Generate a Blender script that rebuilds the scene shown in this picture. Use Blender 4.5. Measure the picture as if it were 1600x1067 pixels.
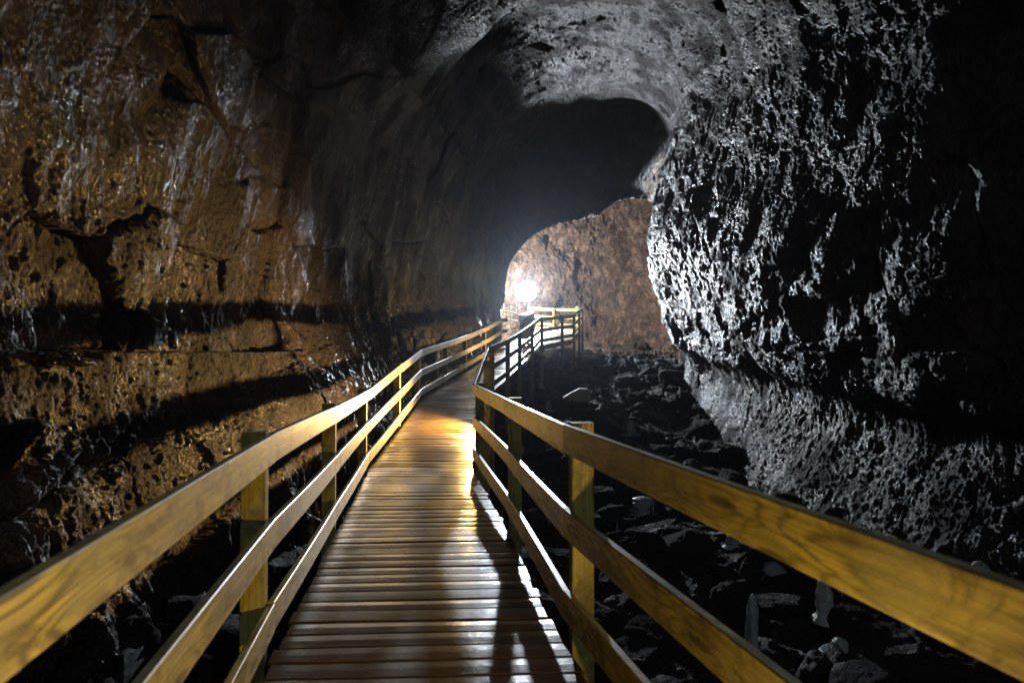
import bpy, bmesh, math, random
import numpy as np
from mathutils import Vector

for o in list(bpy.data.objects):
    bpy.data.objects.remove(o)
sc = bpy.context.scene
COL = sc.collection

# ------------------------------------------------------------------ camera
FPX, CX, CY, HZ = 960.0, 800.0, 533.5, 550.0      # focal length in photo pixels, centre, horizon row
cam_d = bpy.data.cameras.new("camera")
cam = bpy.data.objects.new("camera", cam_d)
COL.objects.link(cam)
sc.camera = cam
cam_d.sensor_width = 36.0
cam_d.lens = 36.0 * FPX / 1600.0
cam_d.clip_start = 0.05
cam_d.clip_end = 500.0
cam.location = (0, 0, 0)
cam.rotation_euler = (math.radians(90) + math.atan((HZ - CY) / FPX), 0, 0)
cam_d.dof.use_dof = True
cam_d.dof.focus_distance = 9.0
cam_d.dof.aperture_fstop = 2.6

# ------------------------------------------------------------------ world (closed cave: nothing of it gets in)
w = bpy.data.worlds.new("World")
sc.world = w
w.use_nodes = True
w.node_tree.nodes["Background"].inputs[0].default_value = (0.3, 0.4, 0.6, 1)
w.node_tree.nodes["Background"].inputs[1].default_value = 0.001

sc.view_settings.view_transform = 'Standard'
sc.view_settings.look = 'None'
sc.view_settings.exposure = 0.0
sc.view_settings.gamma = 1.0
sc.render.engine = 'CYCLES'
sc.cycles.max_bounces = 5
sc.cycles.diffuse_bounces = 3
sc.cycles.glossy_bounces = 2
sc.cycles.transmission_bounces = 4
sc.cycles.caustics_reflective = False
sc.cycles.caustics_refractive = False
sc.cycles.sample_clamp_indirect = 3.0
sc.cycles.use_denoising = True
sc.cycles.use_light_tree = True


def lamp_light(name, loc, power, color, radius=0.04, spot=None, aim=None, blend=0.5, parent=None):
    ld = bpy.data.lights.new(name, 'SPOT' if spot else 'POINT')
    ld.energy = power
    ld.color = color
    ld.shadow_soft_size = radius
    if spot:
        ld.spot_size = math.radians(spot)
        ld.spot_blend = blend
    o = bpy.data.objects.new(name, ld)
    COL.objects.link(o)
    o.location = loc
    if aim is not None:
        o.rotation_euler = (Vector(aim) - Vector(loc)).to_track_quat('-Z', 'Y').to_euler()
    if parent is not None:
        o.parent = parent
        o.location = Vector(loc) - parent.location
    return o


KEY = Vector((0.825, 34.2, 3.39))                    # the white floodlight at the end of the walkway
KEY_POWER = 15000.0
KEY_COL = (0.84, 0.92, 1.0)
WARM = (1.0, 0.63, 0.20)


# ------------------------------------------------------------------ numpy noise
def _h(ix, iy, iz, seed):
    h = (ix.astype(np.uint32) * np.uint32(374761393) + iy.astype(np.uint32) * np.uint32(668265263)
         + iz.astype(np.uint32) * np.uint32(2147483647 - 1) * np.uint32(7) + np.uint32(seed * 144269 + 12345))
    h = (h ^ (h >> np.uint32(13))) * np.uint32(1274126177)
    h = h ^ (h >> np.uint32(16))
    h = h * np.uint32(2246822519)
    return h ^ (h >> np.uint32(15))


def gnoise(P, seed=0):
    """3-D gradient noise, about -1..1; P is (n,3)"""
    F = np.floor(P)
    f = (P - F).astype(np.float32)
    I = F.astype(np.int64) & 0xFFFFFF
    u = f * f * f * (f * (f * 6 - 15) + 10)
    out = None
    vals = []
    for dx in (0, 1):
        for dy in (0, 1):
            for dz in (0, 1):
                h = _h(I[:, 0] + dx, I[:, 1] + dy, I[:, 2] + dz, seed)
                gx = ((h & np.uint32(1023)).astype(np.float32) / 511.5 - 1)
                gy = (((h >> np.uint32(10)) & np.uint32(1023)).astype(np.float32) / 511.5 - 1)
                gz = (((h >> np.uint32(20)) & np.uint32(1023)).astype(np.float32) / 511.5 - 1)
                vals.append(gx * (f[:, 0] - dx) + gy * (f[:, 1] - dy) + gz * (f[:, 2] - dz))
    ux, uy, uz = u[:, 0], u[:, 1], u[:, 2]
    a = vals[0] + (vals[4] - vals[0]) * ux
    b = vals[1] + (vals[5] - vals[1]) * ux
    c = vals[2] + (vals[6] - vals[2]) * ux
    d = vals[3] + (vals[7] - vals[3]) * ux
    ac = a + (c - a) * uy
    bd = b + (d - b) * uy
    return (ac + (bd - ac) * uz) * 1.35


def fbm(P, octs=4, seed=0, gain=0.5, lac=2.03, billow=False, ridge=False):
    a, s, t = 1.0, np.zeros(len(P), np.float32), 0.0
    Q = P.copy()
    for i in range(octs):
        n = gnoise(Q, seed + i * 17)
        if billow:
            n = np.abs(n) * 2 - 0.6
        if ridge:
            n = 1 - np.abs(n) * 2.4
        s += a * n
        t += a
        a *= gain
        Q = Q * lac + 3.7
    return s / t


def voro(P, seed=0, jitter=0.9):
    """returns F1, F2-F1, cell random 3-vector, offset from the cell point"""
    F = np.floor(P)
    f = (P - F).astype(np.float32)
    I = F.astype(np.int64) & 0xFFFFFF
    n = len(P)
    d1 = np.full(n, 9e9, np.float32)
    d2 = np.full(n, 9e9, np.float32)
    r = np.zeros((n, 3), np.float32)
    off = np.zeros((n, 3), np.float32)
    for dx in (-1, 0, 1):
        for dy in (-1, 0, 1):
            for dz in (-1, 0, 1):
                h = _h(I[:, 0] + dx, I[:, 1] + dy, I[:, 2] + dz, seed)
                c = np.stack([(h & np.uint32(1023)), (h >> np.uint32(10)) & np.uint32(1023),
                              (h >> np.uint32(20)) & np.uint32(1023)], 1).astype(np.float32) / 1023.0
                v = f - (np.array([dx, dy, dz], np.float32) + 0.5 + (c - 0.5) * jitter)
                d = np.einsum('ij,ij->i', v, v)
                m = d < d1
                d2 = np.where(m, d1, np.minimum(d2, d))
                r[m] = c[m]
                off[m] = v[m]
                d1 = np.where(m, d, d1)
    d1, d2 = np.sqrt(d1), np.sqrt(d2)
    return d1, d2 - d1, r, off


def sstep(a, b, x):
    t = np.clip((x - a) / (b - a), 0, 1)
    return t * t * (3 - 2 * t)


def blocks(P, seed, tilt=0.9):
    """fractured slabs: every cell is a tilted plane at its own height, with cracks between"""
    W = P + 0.18 * np.stack([gnoise(P * 1.7, seed + 5), gnoise(P * 1.7, seed + 6), gnoise(P * 1.7, seed + 7)], 1)
    d1, e, r, off = voro(W, seed)
    pl = (r[:, 0] - 0.5) * 1.2 + tilt * ((r[:, 1] - 0.5) * off[:, 0] + (r[:, 2] - 0.5) * off[:, 1] + (r[:, 0] - 0.5) * off[:, 2])
    crack = -0.35 * (1 - sstep(0.0, 0.07, e))
    return pl + crack


# ------------------------------------------------------------------ node helpers
class NT:
    def __init__(self, name):
        self.m = bpy.data.materials.new(name)
        self.m.use_nodes = True
        self.t = self.m.node_tree
        self.t.nodes.clear()
        self.out = self.t.nodes.new('ShaderNodeOutputMaterial')

    def n(self, typ, **kw):
        nd = self.t.nodes.new(typ)
        for k, v in kw.items():
            if k == 'ins':
                for a, b in v.items():
                    self.put(nd.inputs[a], b)
            else:
                setattr(nd, k, v)
        return nd

    def put(self, sock, v):
        if isinstance(v, bpy.types.NodeSocket):
            self.t.links.new(v, sock)
        elif isinstance(v, bpy.types.Node):
            self.t.links.new(v.outputs[0], sock)
        else:
            if sock.type == 'RGBA' and len(v) == 3:
                v = (*v, 1)
            sock.default_value = v

    def math(self, op, a, b=0.0, c=None, clamp=False):
        nd = self.n('ShaderNodeMath', operation=op, use_clamp=clamp)
        self.put(nd.inputs[0], a)
        self.put(nd.inputs[1], b)
        if c is not None:
            self.put(nd.inputs[2], c)
        return nd.outputs[0]

    def noise(self, vec, scale, detail=4, rough=0.55, dist=0.0):
        nd = self.n('ShaderNodeTexNoise', ins={'Scale': scale, 'Detail': detail, 'Roughness': rough, 'Distortion': dist})
        if vec is not None:
            self.put(nd.inputs['Vector'], vec)
        return nd.outputs['Fac']

    def mapping(self, vec, scale=(1, 1, 1), loc=(0, 0, 0), rot=(0, 0, 0)):
        nd = self.n('ShaderNodeMapping')
        self.put(nd.inputs['Vector'], vec)
        nd.inputs['Scale'].default_value = scale
        nd.inputs['Location'].default_value = loc
        nd.inputs['Rotation'].default_value = rot
        return nd.outputs[0]

    def ramp(self, fac, stops, interp='LINEAR'):
        nd = self.n('ShaderNodeValToRGB')
        cr = nd.color_ramp
        cr.interpolation = interp
        while len(cr.elements) < len(stops):
            cr.elements.new(0.5)
        for e, (p, c) in zip(cr.elements, stops):
            e.position = p
            e.color = (*c, 1) if len(c) == 3 else c
        self.put(nd.inputs[0], fac)
        return nd.outputs[0]

    def rng(self, v, a, b, c=0.0, d=1.0):
        nd = self.n('ShaderNodeMapRange', interpolation_type='SMOOTHSTEP')
        self.put(nd.inputs[0], v)
        for i, q in enumerate((a, b, c, d)):
            nd.inputs[i + 1].default_value = q
        return nd.outputs[0]

    def mix(self, fac, a, b, blend='MIX'):
        nd = self.n('ShaderNodeMix', data_type='RGBA', blend_type=blend)
        self.put(nd.inputs[0], fac)
        self.put(nd.inputs[6], a)
        self.put(nd.inputs[7], b)
        return nd.outputs[2]

    def bump(self, h, strength, dist, normal=None):
        nd = self.n('ShaderNodeBump', ins={'Strength': strength, 'Distance': dist})
        self.put(nd.inputs['Height'], h)
        if normal is not None:
            self.put(nd.inputs['Normal'], normal)
        return nd.outputs[0]

    def principled(self, **kw):
        b = self.n('ShaderNodeBsdfPrincipled')
        for k, v in kw.items():
            self.put(b.inputs[k.replace('_', ' ')], v)
        self.t.links.new(b.outputs[0], self.out.inputs[0])
        return b


def rock_material(name, stops, stain, stain2, stain_amt=(0.5, 0.62), rough=(0.28, 0.62), coat=0.5, bump=0.6, vertical=1.0, wet=(0.42, 0.6), coat_rough=0.2):
    N = NT(name)
    geo = N.n('ShaderNodeNewGeometry')
    P = geo.outputs['Position']
    Pv = N.mapping(P, (1, 1, vertical))
    big = N.noise(P, 0.55, 5, 0.6, 0.4)
    col = N.ramp(N.noise(Pv, 2.2, 8, 0.65, 0.3), stops)
    s1 = N.rng(big, stain_amt[0], stain_amt[1])
    col = N.mix(s1, col, N.mix(N.noise(Pv, 6, 5), stain, (stain[0] * 0.5, stain[1] * 0.5, stain[2] * 0.5)))
    s2 = N.rng(N.noise(N.mapping(P, (1, 1, vertical), (7, 3, 1)), 1.3, 6, 0.6), 0.56, 0.68)
    col = N.mix(s2, col, stain2)
    # small speckle of mineral and pores
    sp = N.noise(P, 38, 4, 0.7)
    col = N.mix(N.rng(sp, 0.35, 0.62), N.mix(0.7, col, (0.008, 0.007, 0.007)), col)
    wetm = N.rng(N.noise(Pv, 1.1, 6, 0.62, 0.5), wet[0], wet[1])
    rg = N.math('ADD', N.math('MULTIPLY', wetm, rough[0] - rough[1]), rough[1])
    b1 = N.bump(N.noise(Pv, 6, 8, 0.72, 0.8), bump, 0.16)
    vo = N.n('ShaderNodeTexVoronoi', feature='SMOOTH_F1', ins={'Scale': 21.0, 'Smoothness': 0.5, 'Randomness': 1.0})
    N.put(vo.inputs['Vector'], N.mapping(P, (1, 1, 0.55 if vertical < 1 else 1)))
    b2 = N.bump(vo.outputs['Distance'], bump * 0.8, 0.045, b1)
    b3 = N.bump(N.noise(P, 52, 5, 0.7), bump * 0.9, 0.022, b2)
    N.principled(Base_Color=col, Roughness=rg, Normal=b3, IOR=1.5, Coat_Weight=N.math('MULTIPLY', wetm, coat),
                 Coat_Roughness=coat_rough, Coat_Normal=b3)
    return N.m


M = {}
M['rock_left'] = rock_material('brown_lava_rock',
                               [(0.32, (0.008, 0.006, 0.006)), (0.46, (0.022, 0.0145, 0.018)), (0.56, (0.056, 0.038, 0.048)), (0.72, (0.12, 0.085, 0.105))],
                               (0.088, 0.050, 0.040), (0.055, 0.043, 0.048), rough=(0.26, 0.62), coat=0.6, coat_rough=0.18, bump=1.0, wet=(0.44, 0.56), vertical=0.45)
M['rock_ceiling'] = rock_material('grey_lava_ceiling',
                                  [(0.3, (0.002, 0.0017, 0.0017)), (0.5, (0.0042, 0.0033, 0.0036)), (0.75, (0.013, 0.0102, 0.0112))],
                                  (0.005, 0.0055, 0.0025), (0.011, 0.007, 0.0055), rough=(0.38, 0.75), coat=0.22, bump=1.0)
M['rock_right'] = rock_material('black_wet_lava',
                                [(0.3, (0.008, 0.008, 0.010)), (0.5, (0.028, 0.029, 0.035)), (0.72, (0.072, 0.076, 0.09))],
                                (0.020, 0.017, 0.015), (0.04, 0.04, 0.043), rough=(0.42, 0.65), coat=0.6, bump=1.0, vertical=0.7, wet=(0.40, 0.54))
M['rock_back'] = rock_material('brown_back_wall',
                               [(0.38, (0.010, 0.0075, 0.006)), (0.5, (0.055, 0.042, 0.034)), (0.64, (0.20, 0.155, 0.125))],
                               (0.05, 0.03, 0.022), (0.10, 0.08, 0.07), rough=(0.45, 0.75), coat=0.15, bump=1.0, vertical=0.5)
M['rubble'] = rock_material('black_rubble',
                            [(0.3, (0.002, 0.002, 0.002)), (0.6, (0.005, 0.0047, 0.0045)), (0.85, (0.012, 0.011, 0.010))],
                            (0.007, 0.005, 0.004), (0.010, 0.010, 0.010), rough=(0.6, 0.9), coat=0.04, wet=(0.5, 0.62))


def wood_material(name, light, mid, dark, rough=0.5, weather=0.3, coat=0.0, weather_col=(0.22, 0.21, 0.17)):
    N = NT(name)
    uv = N.n('ShaderNodeUVMap').outputs[0]
    grain = N.noise(N.mapping(uv, (1.0, 70, 1)), 1.0, 8, 0.68, 0.5)
    # growth rings: long stretched bands that swirl round sparse knots
    kv = N.n('ShaderNodeTexVoronoi', feature='F1', voronoi_dimensions='2D', ins={'Scale': 1.0, 'Randomness': 1.0})
    N.put(kv.inputs['Vector'], N.mapping(uv, (1.25, 5.5, 1)))
    kd = kv.outputs['Distance']
    warp = N.math('MULTIPLY', N.rng(kd, 0.0, 0.55, 1.0, 0.0), 0.9)
    base = N.noise(N.mapping(uv, (0.28, 5.5, 1), (3, 1, 0)), 1.0, 4, 0.5, 0.25)
    ph = N.math('ADD', N.math('MULTIPLY', base, 64.0), N.math('MULTIPLY', warp, 20.0))
    ring = N.math('ADD', N.math('MULTIPLY', N.math('SINE', ph), 0.5), 0.5)
    ring = N.math('MULTIPLY', N.math('POWER', ring, 3.0), N.rng(N.noise(N.mapping(uv, (.8, 6, 1), (9, 2, 0)), 1.0, 3), .2, .55))
    col = N.mix(N.rng(grain, .36, .64), mid, light)
    col = N.mix(N.math('MULTIPLY', ring, 0.9), col, dark)
    knot = N.rng(kd, 0.05, 0.115, 1.0, 0.0)
    col = N.mix(N.math('MULTIPLY', knot, 0.85), col, (dark[0] * 0.45, dark[1] * 0.35, dark[2] * 0.3))
    g = N.n('ShaderNodeNewGeometry').outputs['Position']
    wf = N.math('MULTIPLY', N.rng(N.noise(g, 2.3, 5, 0.6, 0.6), 0.38, 0.68), weather)
    col = N.mix(wf, col, weather_col)
    olive = N.math('MULTIPLY', N.rng(N.noise(N.mapping(uv, (1.1, 5, 1), (4, 8, 0)), 1.0, 5, 0.65, 0.6), 0.42, 0.62), 0.5)
    col = N.mix(olive, col, (0.20, 0.19, 0.045))
    stain = N.math('MULTIPLY', N.rng(N.noise(N.mapping(uv, (2.6, 3.0, 1), (1, 5, 0)), 1.0, 7, 0.75, 1.2), 0.46, 0.62), 0.75)
    col = N.mix(stain, col, (0.085, 0.065, 0.035))
    dirt = N.rng(N.noise(N.mapping(uv, (6, 20, 1)), 1.0, 6, 0.7), 0.55, 0.75, 0.0, 0.6)
    col = N.mix(dirt, col, (dark[0] * 0.6, dark[1] * 0.55, dark[2] * 0.5))
    b = N.bump(grain, 0.35, 0.004)
    b = N.bump(N.noise(g, 60, 3), 0.15, 0.003, b)
    rg = N.math('ADD', N.math('MULTIPLY', N.noise(g, 5, 4), 0.3), rough - 0.15)
    N.principled(Base_Color=col, Roughness=rg, Normal=b, Coat_Weight=coat, Coat_Roughness=0.25)
    return N.m


M['rail_wood'] = wood_material('pressure_treated_pine', (0.54, 0.46, 0.13), (0.28, 0.24, 0.06), (0.06, 0.045, 0.015), 0.42, 0.8, 0.3, (0.25, 0.235, 0.18))
M['post_wood'] = wood_material('pine_post', (0.45, 0.40, 0.09), (0.32, 0.28, 0.06), (0.14, 0.115, 0.03), 0.6, 0.35, 0.0, (0.19, 0.2, 0.11))


def deck_material():
    N = NT('wet_deck_wood')
    uv = N.n('ShaderNodeUVMap').outputs[0]
    g = N.n('ShaderNodeNewGeometry').outputs['Position']
    grain = N.noise(N.mapping(uv, (1.4, 45, 1)), 1.0, 7, 0.62, 0.3)
    sep = N.n('ShaderNodeSeparateXYZ')
    N.put(sep.inputs[0], uv)
    pid = N.n('ShaderNodeTexWhiteNoise', noise_dimensions='1D')
    N.put(pid.inputs['W'], N.math('FLOOR', sep.outputs[1]))
    col = N.mix(grain, (0.014, 0.009, 0.004), (0.085, 0.056, 0.02))
    col = N.mix(N.math('MULTIPLY', pid.outputs['Value'], 0.45), col, (0.06, 0.035, 0.02))
    kv = N.n('ShaderNodeTexVoronoi', feature='F1', voronoi_dimensions='2D', ins={'Scale': 1.0})
    N.put(kv.inputs['Vector'], N.mapping(uv, (1.5, 5, 1)))
    col = N.mix(N.rng(kv.outputs['Distance'], 0.03, 0.07, 0.8, 0.0), col, (0.02, 0.01, 0.006))
    wet = N.rng(N.noise(g, 1.5, 6, 0.62, 0.4), 0.36, 0.6)
    grit = N.noise(g, 95, 3, 0.7)
    rg = N.math('ADD', N.math('MULTIPLY', wet, -0.16), 0.42)
    rg = N.math('ADD', rg, N.math('MULTIPLY', grain, 0.1))
    col = N.mix(N.rng(grit, 0.66, 0.74, 0.0, 0.6), col, (0.25, 0.22, 0.18))
    b = N.bump(grain, 0.30, 0.004)
    b = N.bump(N.noise(g, 34, 5, 0.65), 0.28, 0.006, b)
    b = N.bump(grit, 0.25, 0.004, b)
    N.principled(Base_Color=col, Roughness=rg, Normal=b, Specular_IOR_Level=0.28,
                 Coat_Weight=N.math('ADD', N.math('MULTIPLY', wet, 0.9), 0.1), Coat_Roughness=0.12, Coat_Normal=b)
    return N.m


M['deck'] = deck_material()


def plain(name, color, rough=0.5, metal=0.0, emit=None, es=0.0, trans=0.0, bump=0.0):
    N = NT(name)
    g = N.n('ShaderNodeNewGeometry').outputs['Position']
    c = N.mix(N.noise(g, 12, 5), tuple(v * 0.75 for v in color), color)
    kw = dict(Base_Color=c, Roughness=rough, Metallic=metal, Transmission_Weight=trans)
    if emit:
        kw['Emission_Color'] = emit
        kw['Emission_Strength'] = es
    if bump:
        kw['Normal'] = N.bump(N.noise(g, 18, 6, 0.6), bump, 0.03)
    N.principled(**kw)
    return N.m


M['housing'] = plain('black_lamp_housing', (0.02, 0.02, 0.02), 0.5)
M['steel'] = plain('grey_steel', (0.3, 0.3, 0.3), 0.4, 1.0)
M['bulb_white'] = plain('lit_floodlight_glass', (0.9, 0.95, 1), 0.3, emit=(0.85, 0.93, 1.0), es=60.0)
M['bulb_warm'] = plain('lit_warm_bulb', (1, 0.8, 0.5), 0.3, emit=(1.0, 0.55, 0.15), es=60.0)
M['bulb_green'] = plain('lit_green_bulb', (0.1, 1, 0.3), 0.3, emit=(0.04, 1.0, 0.25), es=9.0)
M['ice'] = plain('cloudy_ice', (0.62, 0.70, 0.76), 0.28, trans=0.35, bump=0.5)
M['pale_stone'] = plain('pale_mineral_rock', (0.66, 0.70, 0.52), 0.6, bump=0.9)
M['tan_stone'] = plain('tan_rock', (0.34, 0.25, 0.16), 0.6, bump=0.9)


# ------------------------------------------------------------------ mesh helpers
def np_mesh(name, V, faces, mat, smooth=True, uv=None):
    """V (n,3) array, faces (m,4) array"""
    me = bpy.data.meshes.new(name)
    n, m = len(V), len(faces)
    k = faces.shape[1]
    me.vertices.add(n)
    me.vertices.foreach_set('co', V.astype(np.float32).ravel())
    me.loops.add(m * k)
    me.loops.foreach_set('vertex_index', faces.astype(np.int32).ravel())
    me.polygons.add(m)
    me.polygons.foreach_set('loop_start', np.arange(0, m * k, k, dtype=np.int32))
    me.polygons.foreach_set('loop_total', np.full(m, k, np.int32))
    me.polygons.foreach_set('use_smooth', np.full(m, smooth, bool))
    if uv is not None:
        l = me.uv_layers.new(name='UVMap')
        l.data.foreach_set('uv', uv.astype(np.float32).ravel())
    me.update(calc_edges=True)
    me.validate()
    me.materials.append(mat)
    return me


def link(name, me, parent=None, loc=None):
    o = bpy.data.objects.new(name, me)
    COL.objects.link(o)
    if loc is not None:
        o.location = loc
    if parent is not None:
        o.parent = parent
    return o


def tag(o, label=None, cat=None, group=None, kind=None):
    for k, v in (('label', label), ('category', cat), ('group', group), ('kind', kind)):
        if v:
            o[k] = v
    return o


def empty(name, loc, label=None, cat=None, group=None):
    o = bpy.data.objects.new(name, None)
    COL.objects.link(o)
    o.location = loc
    o.empty_display_size = 0.2
    return tag(o, label, cat, group)


def catmull(C, t):
    """C (n,...) control values at knots 0..n-1, t array"""
    n = len(C)
    i = np.clip(np.floor(t).astype(int), 0, n - 2)
    f = (t - i)
    p0 = C[np.clip(i - 1, 0, n - 1)]
    p1 = C[i]
    p2 = C[i + 1]
    p3 = C[np.clip(i + 2, 0, n - 1)]
    sh = (-1,) + (1,) * (C.ndim - 1)
    f = f.reshape(sh)
    return 0.5 * (2 * p1 + (p2 - p0) * f + (2 * p0 - 5 * p1 + 4 * p2 - p3) * f ** 2 + (-p0 + 3 * p1 - 3 * p2 + p3) * f ** 3)


def grid_faces(nr, ncol):
    i, j = np.meshgrid(np.arange(nr - 1), np.arange(ncol - 1), indexing='ij')
    a = (i * ncol + j).ravel()
    return np.stack([a, a + 1, a + ncol + 1, a + ncol], 1)


def grid_normals(G):
    du = np.gradient(G, axis=0)
    dv = np.gradient(G, axis=1)
    n = np.cross(du, dv)
    n /= (np.linalg.norm(n, axis=2, keepdims=True) + 1e-9)
    return n


# ------------------------------------------------------------------ THE CAVE TUBE
RINGS = [
    (-7.0, [(-4.9, -3.2), (-5.1, -2.3), (-5.6, -.9), (-5.7, 1), (-5.2, 3), (-4.4, 4.8), (-3, 6.2), (-1.2, 7.2), (1, 7.8), (3.2, 7.8), (5.4, 7), (7, 5.4), (7.8, 3.2), (7.8, 1), (7.3, -1), (6.9, -1.9), (6.4, -3.6)]),
    (0.0, [(-4.9, -3.2), (-5.1, -2.3), (-5.6, -.9), (-5.7, 1), (-5.2, 3), (-4.4, 4.8), (-3, 6.2), (-1.2, 7.2), (1, 7.8), (3.2, 7.8), (5.4, 7), (7, 5.4), (7.8, 3.2), (7.8, 1), (7.3, -1), (6.9, -1.9), (6.4, -3.6)]),
    (5.0, [(-4.8, -3.2), (-5.1, -2.2), (-5.6, -.8), (-5.6, 1), (-5.1, 3), (-4.2, 4.8), (-2.9, 6.2), (-1.2, 7.2), (1, 7.9), (3.2, 8), (5.4, 7.2), (7, 5.5), (7.8, 3.3), (7.8, 1), (7.2, -.9), (6.9, -1.7), (6.3, -3.6)]),
    (7.6, [(-4.5, -3.2), (-4.95, -2.05), (-5.4, -.6), (-5.4, 1.1), (-4.9, 3.0), (-4.0, 4.7), (-2.7, 6.1), (-1.0, 7.3), (1, 8), (3.2, 8.2), (5.2, 7.4), (6.4, 5.6), (6.6, 3.4), (6.6, 1), (6.5, -.7), (6.3, -1.6), (5.9, -3.5)]),
    (9.0, [(-4.2, -3.1), (-4.5, -1.75), (-5.1, -.3), (-5.1, 1.3), (-4.7, 3.0), (-3.8, 4.7), (-2.5, 6.1), (-.8, 7.4), (1, 8.3), (3.2, 8.5), (4.8, 7.6), (5.7, 5.8), (5.9, 3.6), (5.9, 1.2), (6.0, -.6), (6.0, -1.5), (5.5, -3.4)]),
    (11.5, [(-3.6, -2.9), (-3.95, -1.15), (-4.6, .1), (-4.6, 1.6), (-4.3, 3.1), (-3.3, 4.8), (-2, 6.2), (-.4, 7.6), (1.3, 8.6), (3.2, 8.8), (4.6, 8), (5.5, 6.2), (5.7, 4), (5.7, 1.6), (5.9, -.5), (6.0, -1.4), (5.2, -3.3)]),
    (14.0, [(-3.1, -2.7), (-3.5, -.66), (-4.1, .6), (-4.0, 2.1), (-3.6, 3.6), (-2.8, 5), (-1.6, 6.4), (.1, 7.9), (1.6, 8.9), (3.3, 9.2), (4.6, 8.5), (5.5, 6.8), (5.6, 4.4), (5.5, 2), (5.8, -.3), (5.95, -1.2), (5.0, -3.3)]),
    (16.0, [(-2.75, -2.3), (-3.1, -.2), (-3.6, 1), (-3.4, 2.4), (-3.1, 3.9), (-2.6, 5.5), (-1.75, 7.0), (-.6, 9.1), (1.6, 9.6), (3.3, 9.7), (4.8, 8.9), (5.5, 7.2), (5.5, 4.8), (5.3, 2.4), (5.8, 0), (5.95, -1.0), (5.2, -3.1)]),
    (20.0, [(-2.1, -1.8), (-2.3, .4), (-2.7, 1.4), (-2.7, 2.6), (-2.5, 4), (-2.1, 5.4), (-1.3, 7.1), (0, 8.9), (1.8, 9.8), (3.4, 9.9), (4.9, 9.2), (5.6, 7.8), (5.1, 5.4), (5.0, 3), (5.9, .2), (6.1, -.8), (5.6, -2.6)]),
    (22.0, [(-1.7, -1.4), (-1.9, .7), (-2.2, 1.6), (-2.3, 2.7), (-2.2, 4), (-1.9, 5.3), (-1.2, 6.9), (.2, 8.7), (1.9, 9.6), (3.6, 9.8), (5, 9.2), (5.8, 8), (5.1, 5.9), (4.95, 3.6), (5.45, .8), (5.8, -.4), (5.6, -1.8)]),
    (24.5, [(-1.3, -1.1), (-1.4, 1), (-1.6, 1.9), (-1.7, 2.9), (-1.6, 4.1), (-1.5, 5.5), (-1.0, 7.3), (.4, 9.2), (2.2, 10.1), (3.9, 10.4), (5.3, 10.1), (6.4, 9.0), (6.5, 6.5), (6.2, 4.2), (6.3, 1.4), (6.5, .2), (6.3, -1.2)]),
    (27.5, [(-.9, -.9), (-1, 1.4), (-1.1, 2.2), (-1.1, 3.1), (-1.0, 4.4), (-.9, 6.0), (-.3, 7.8), (1.0, 9.4), (2.6, 10.5), (4.2, 10.9), (5.6, 11.0), (7.0, 10.2), (7.6, 8.0), (7.3, 4.8), (8, 2.2), (8.3, .8), (8, -.9)]),
    (30.0, [(-.6, -.7), (-.62, 1.7), (-.5, 2.5), (-.45, 3.1), (-.37, 3.8), (-.05, 4.7), (.9, 5.7), (2.2, 6.3), (3.3, 6.55), (4.1, 6.75), (4.9, 7.3), (6.2, 7.45), (7.4, 7), (8, 5.2), (8.5, 3), (8.8, 1.4), (8.5, -.7)]),
    (31.2, [(-1.6, -.6), (-1.9, 1.7), (-2.2, 2.8), (-2.2, 4), (-2, 5.2), (-1.3, 6.6), (0, 7.6), (1.6, 8.2), (3.2, 8.6), (4.6, 8.9), (6, 9), (7.3, 8.7), (8.3, 7.6), (8.8, 5.6), (9, 3.2), (9.2, 1.6), (9, -.5)]),
    (37.0, [(-3.5, -.4), (-3.8, 2), (-4, 3.5), (-4, 5.5), (-3.2, 7.5), (-2.2, 9), (-.5, 10), (1.5, 10.5), (3.5, 10.6), (5.2, 10.4), (6.9, 10), (8.3, 9.2), (9.4, 7.8), (9.8, 5.8), (10, 3.6), (10, 2), (9.6, -.4)]),
    (46.0, [(-3.8, -.4), (-4.2, 2), (-4.4, 3.5), (-4.4, 5.5), (-3.6, 7.5), (-2.6, 9), (-.9, 10), (1.5, 10.5), (3.5, 10.6), (5.2, 10.4), (6.9, 10), (8.3, 9.2), (9.4, 7.8), (9.8, 5.8), (10, 3.6), (10, 2), (9.6, -.4)]),
]


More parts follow.
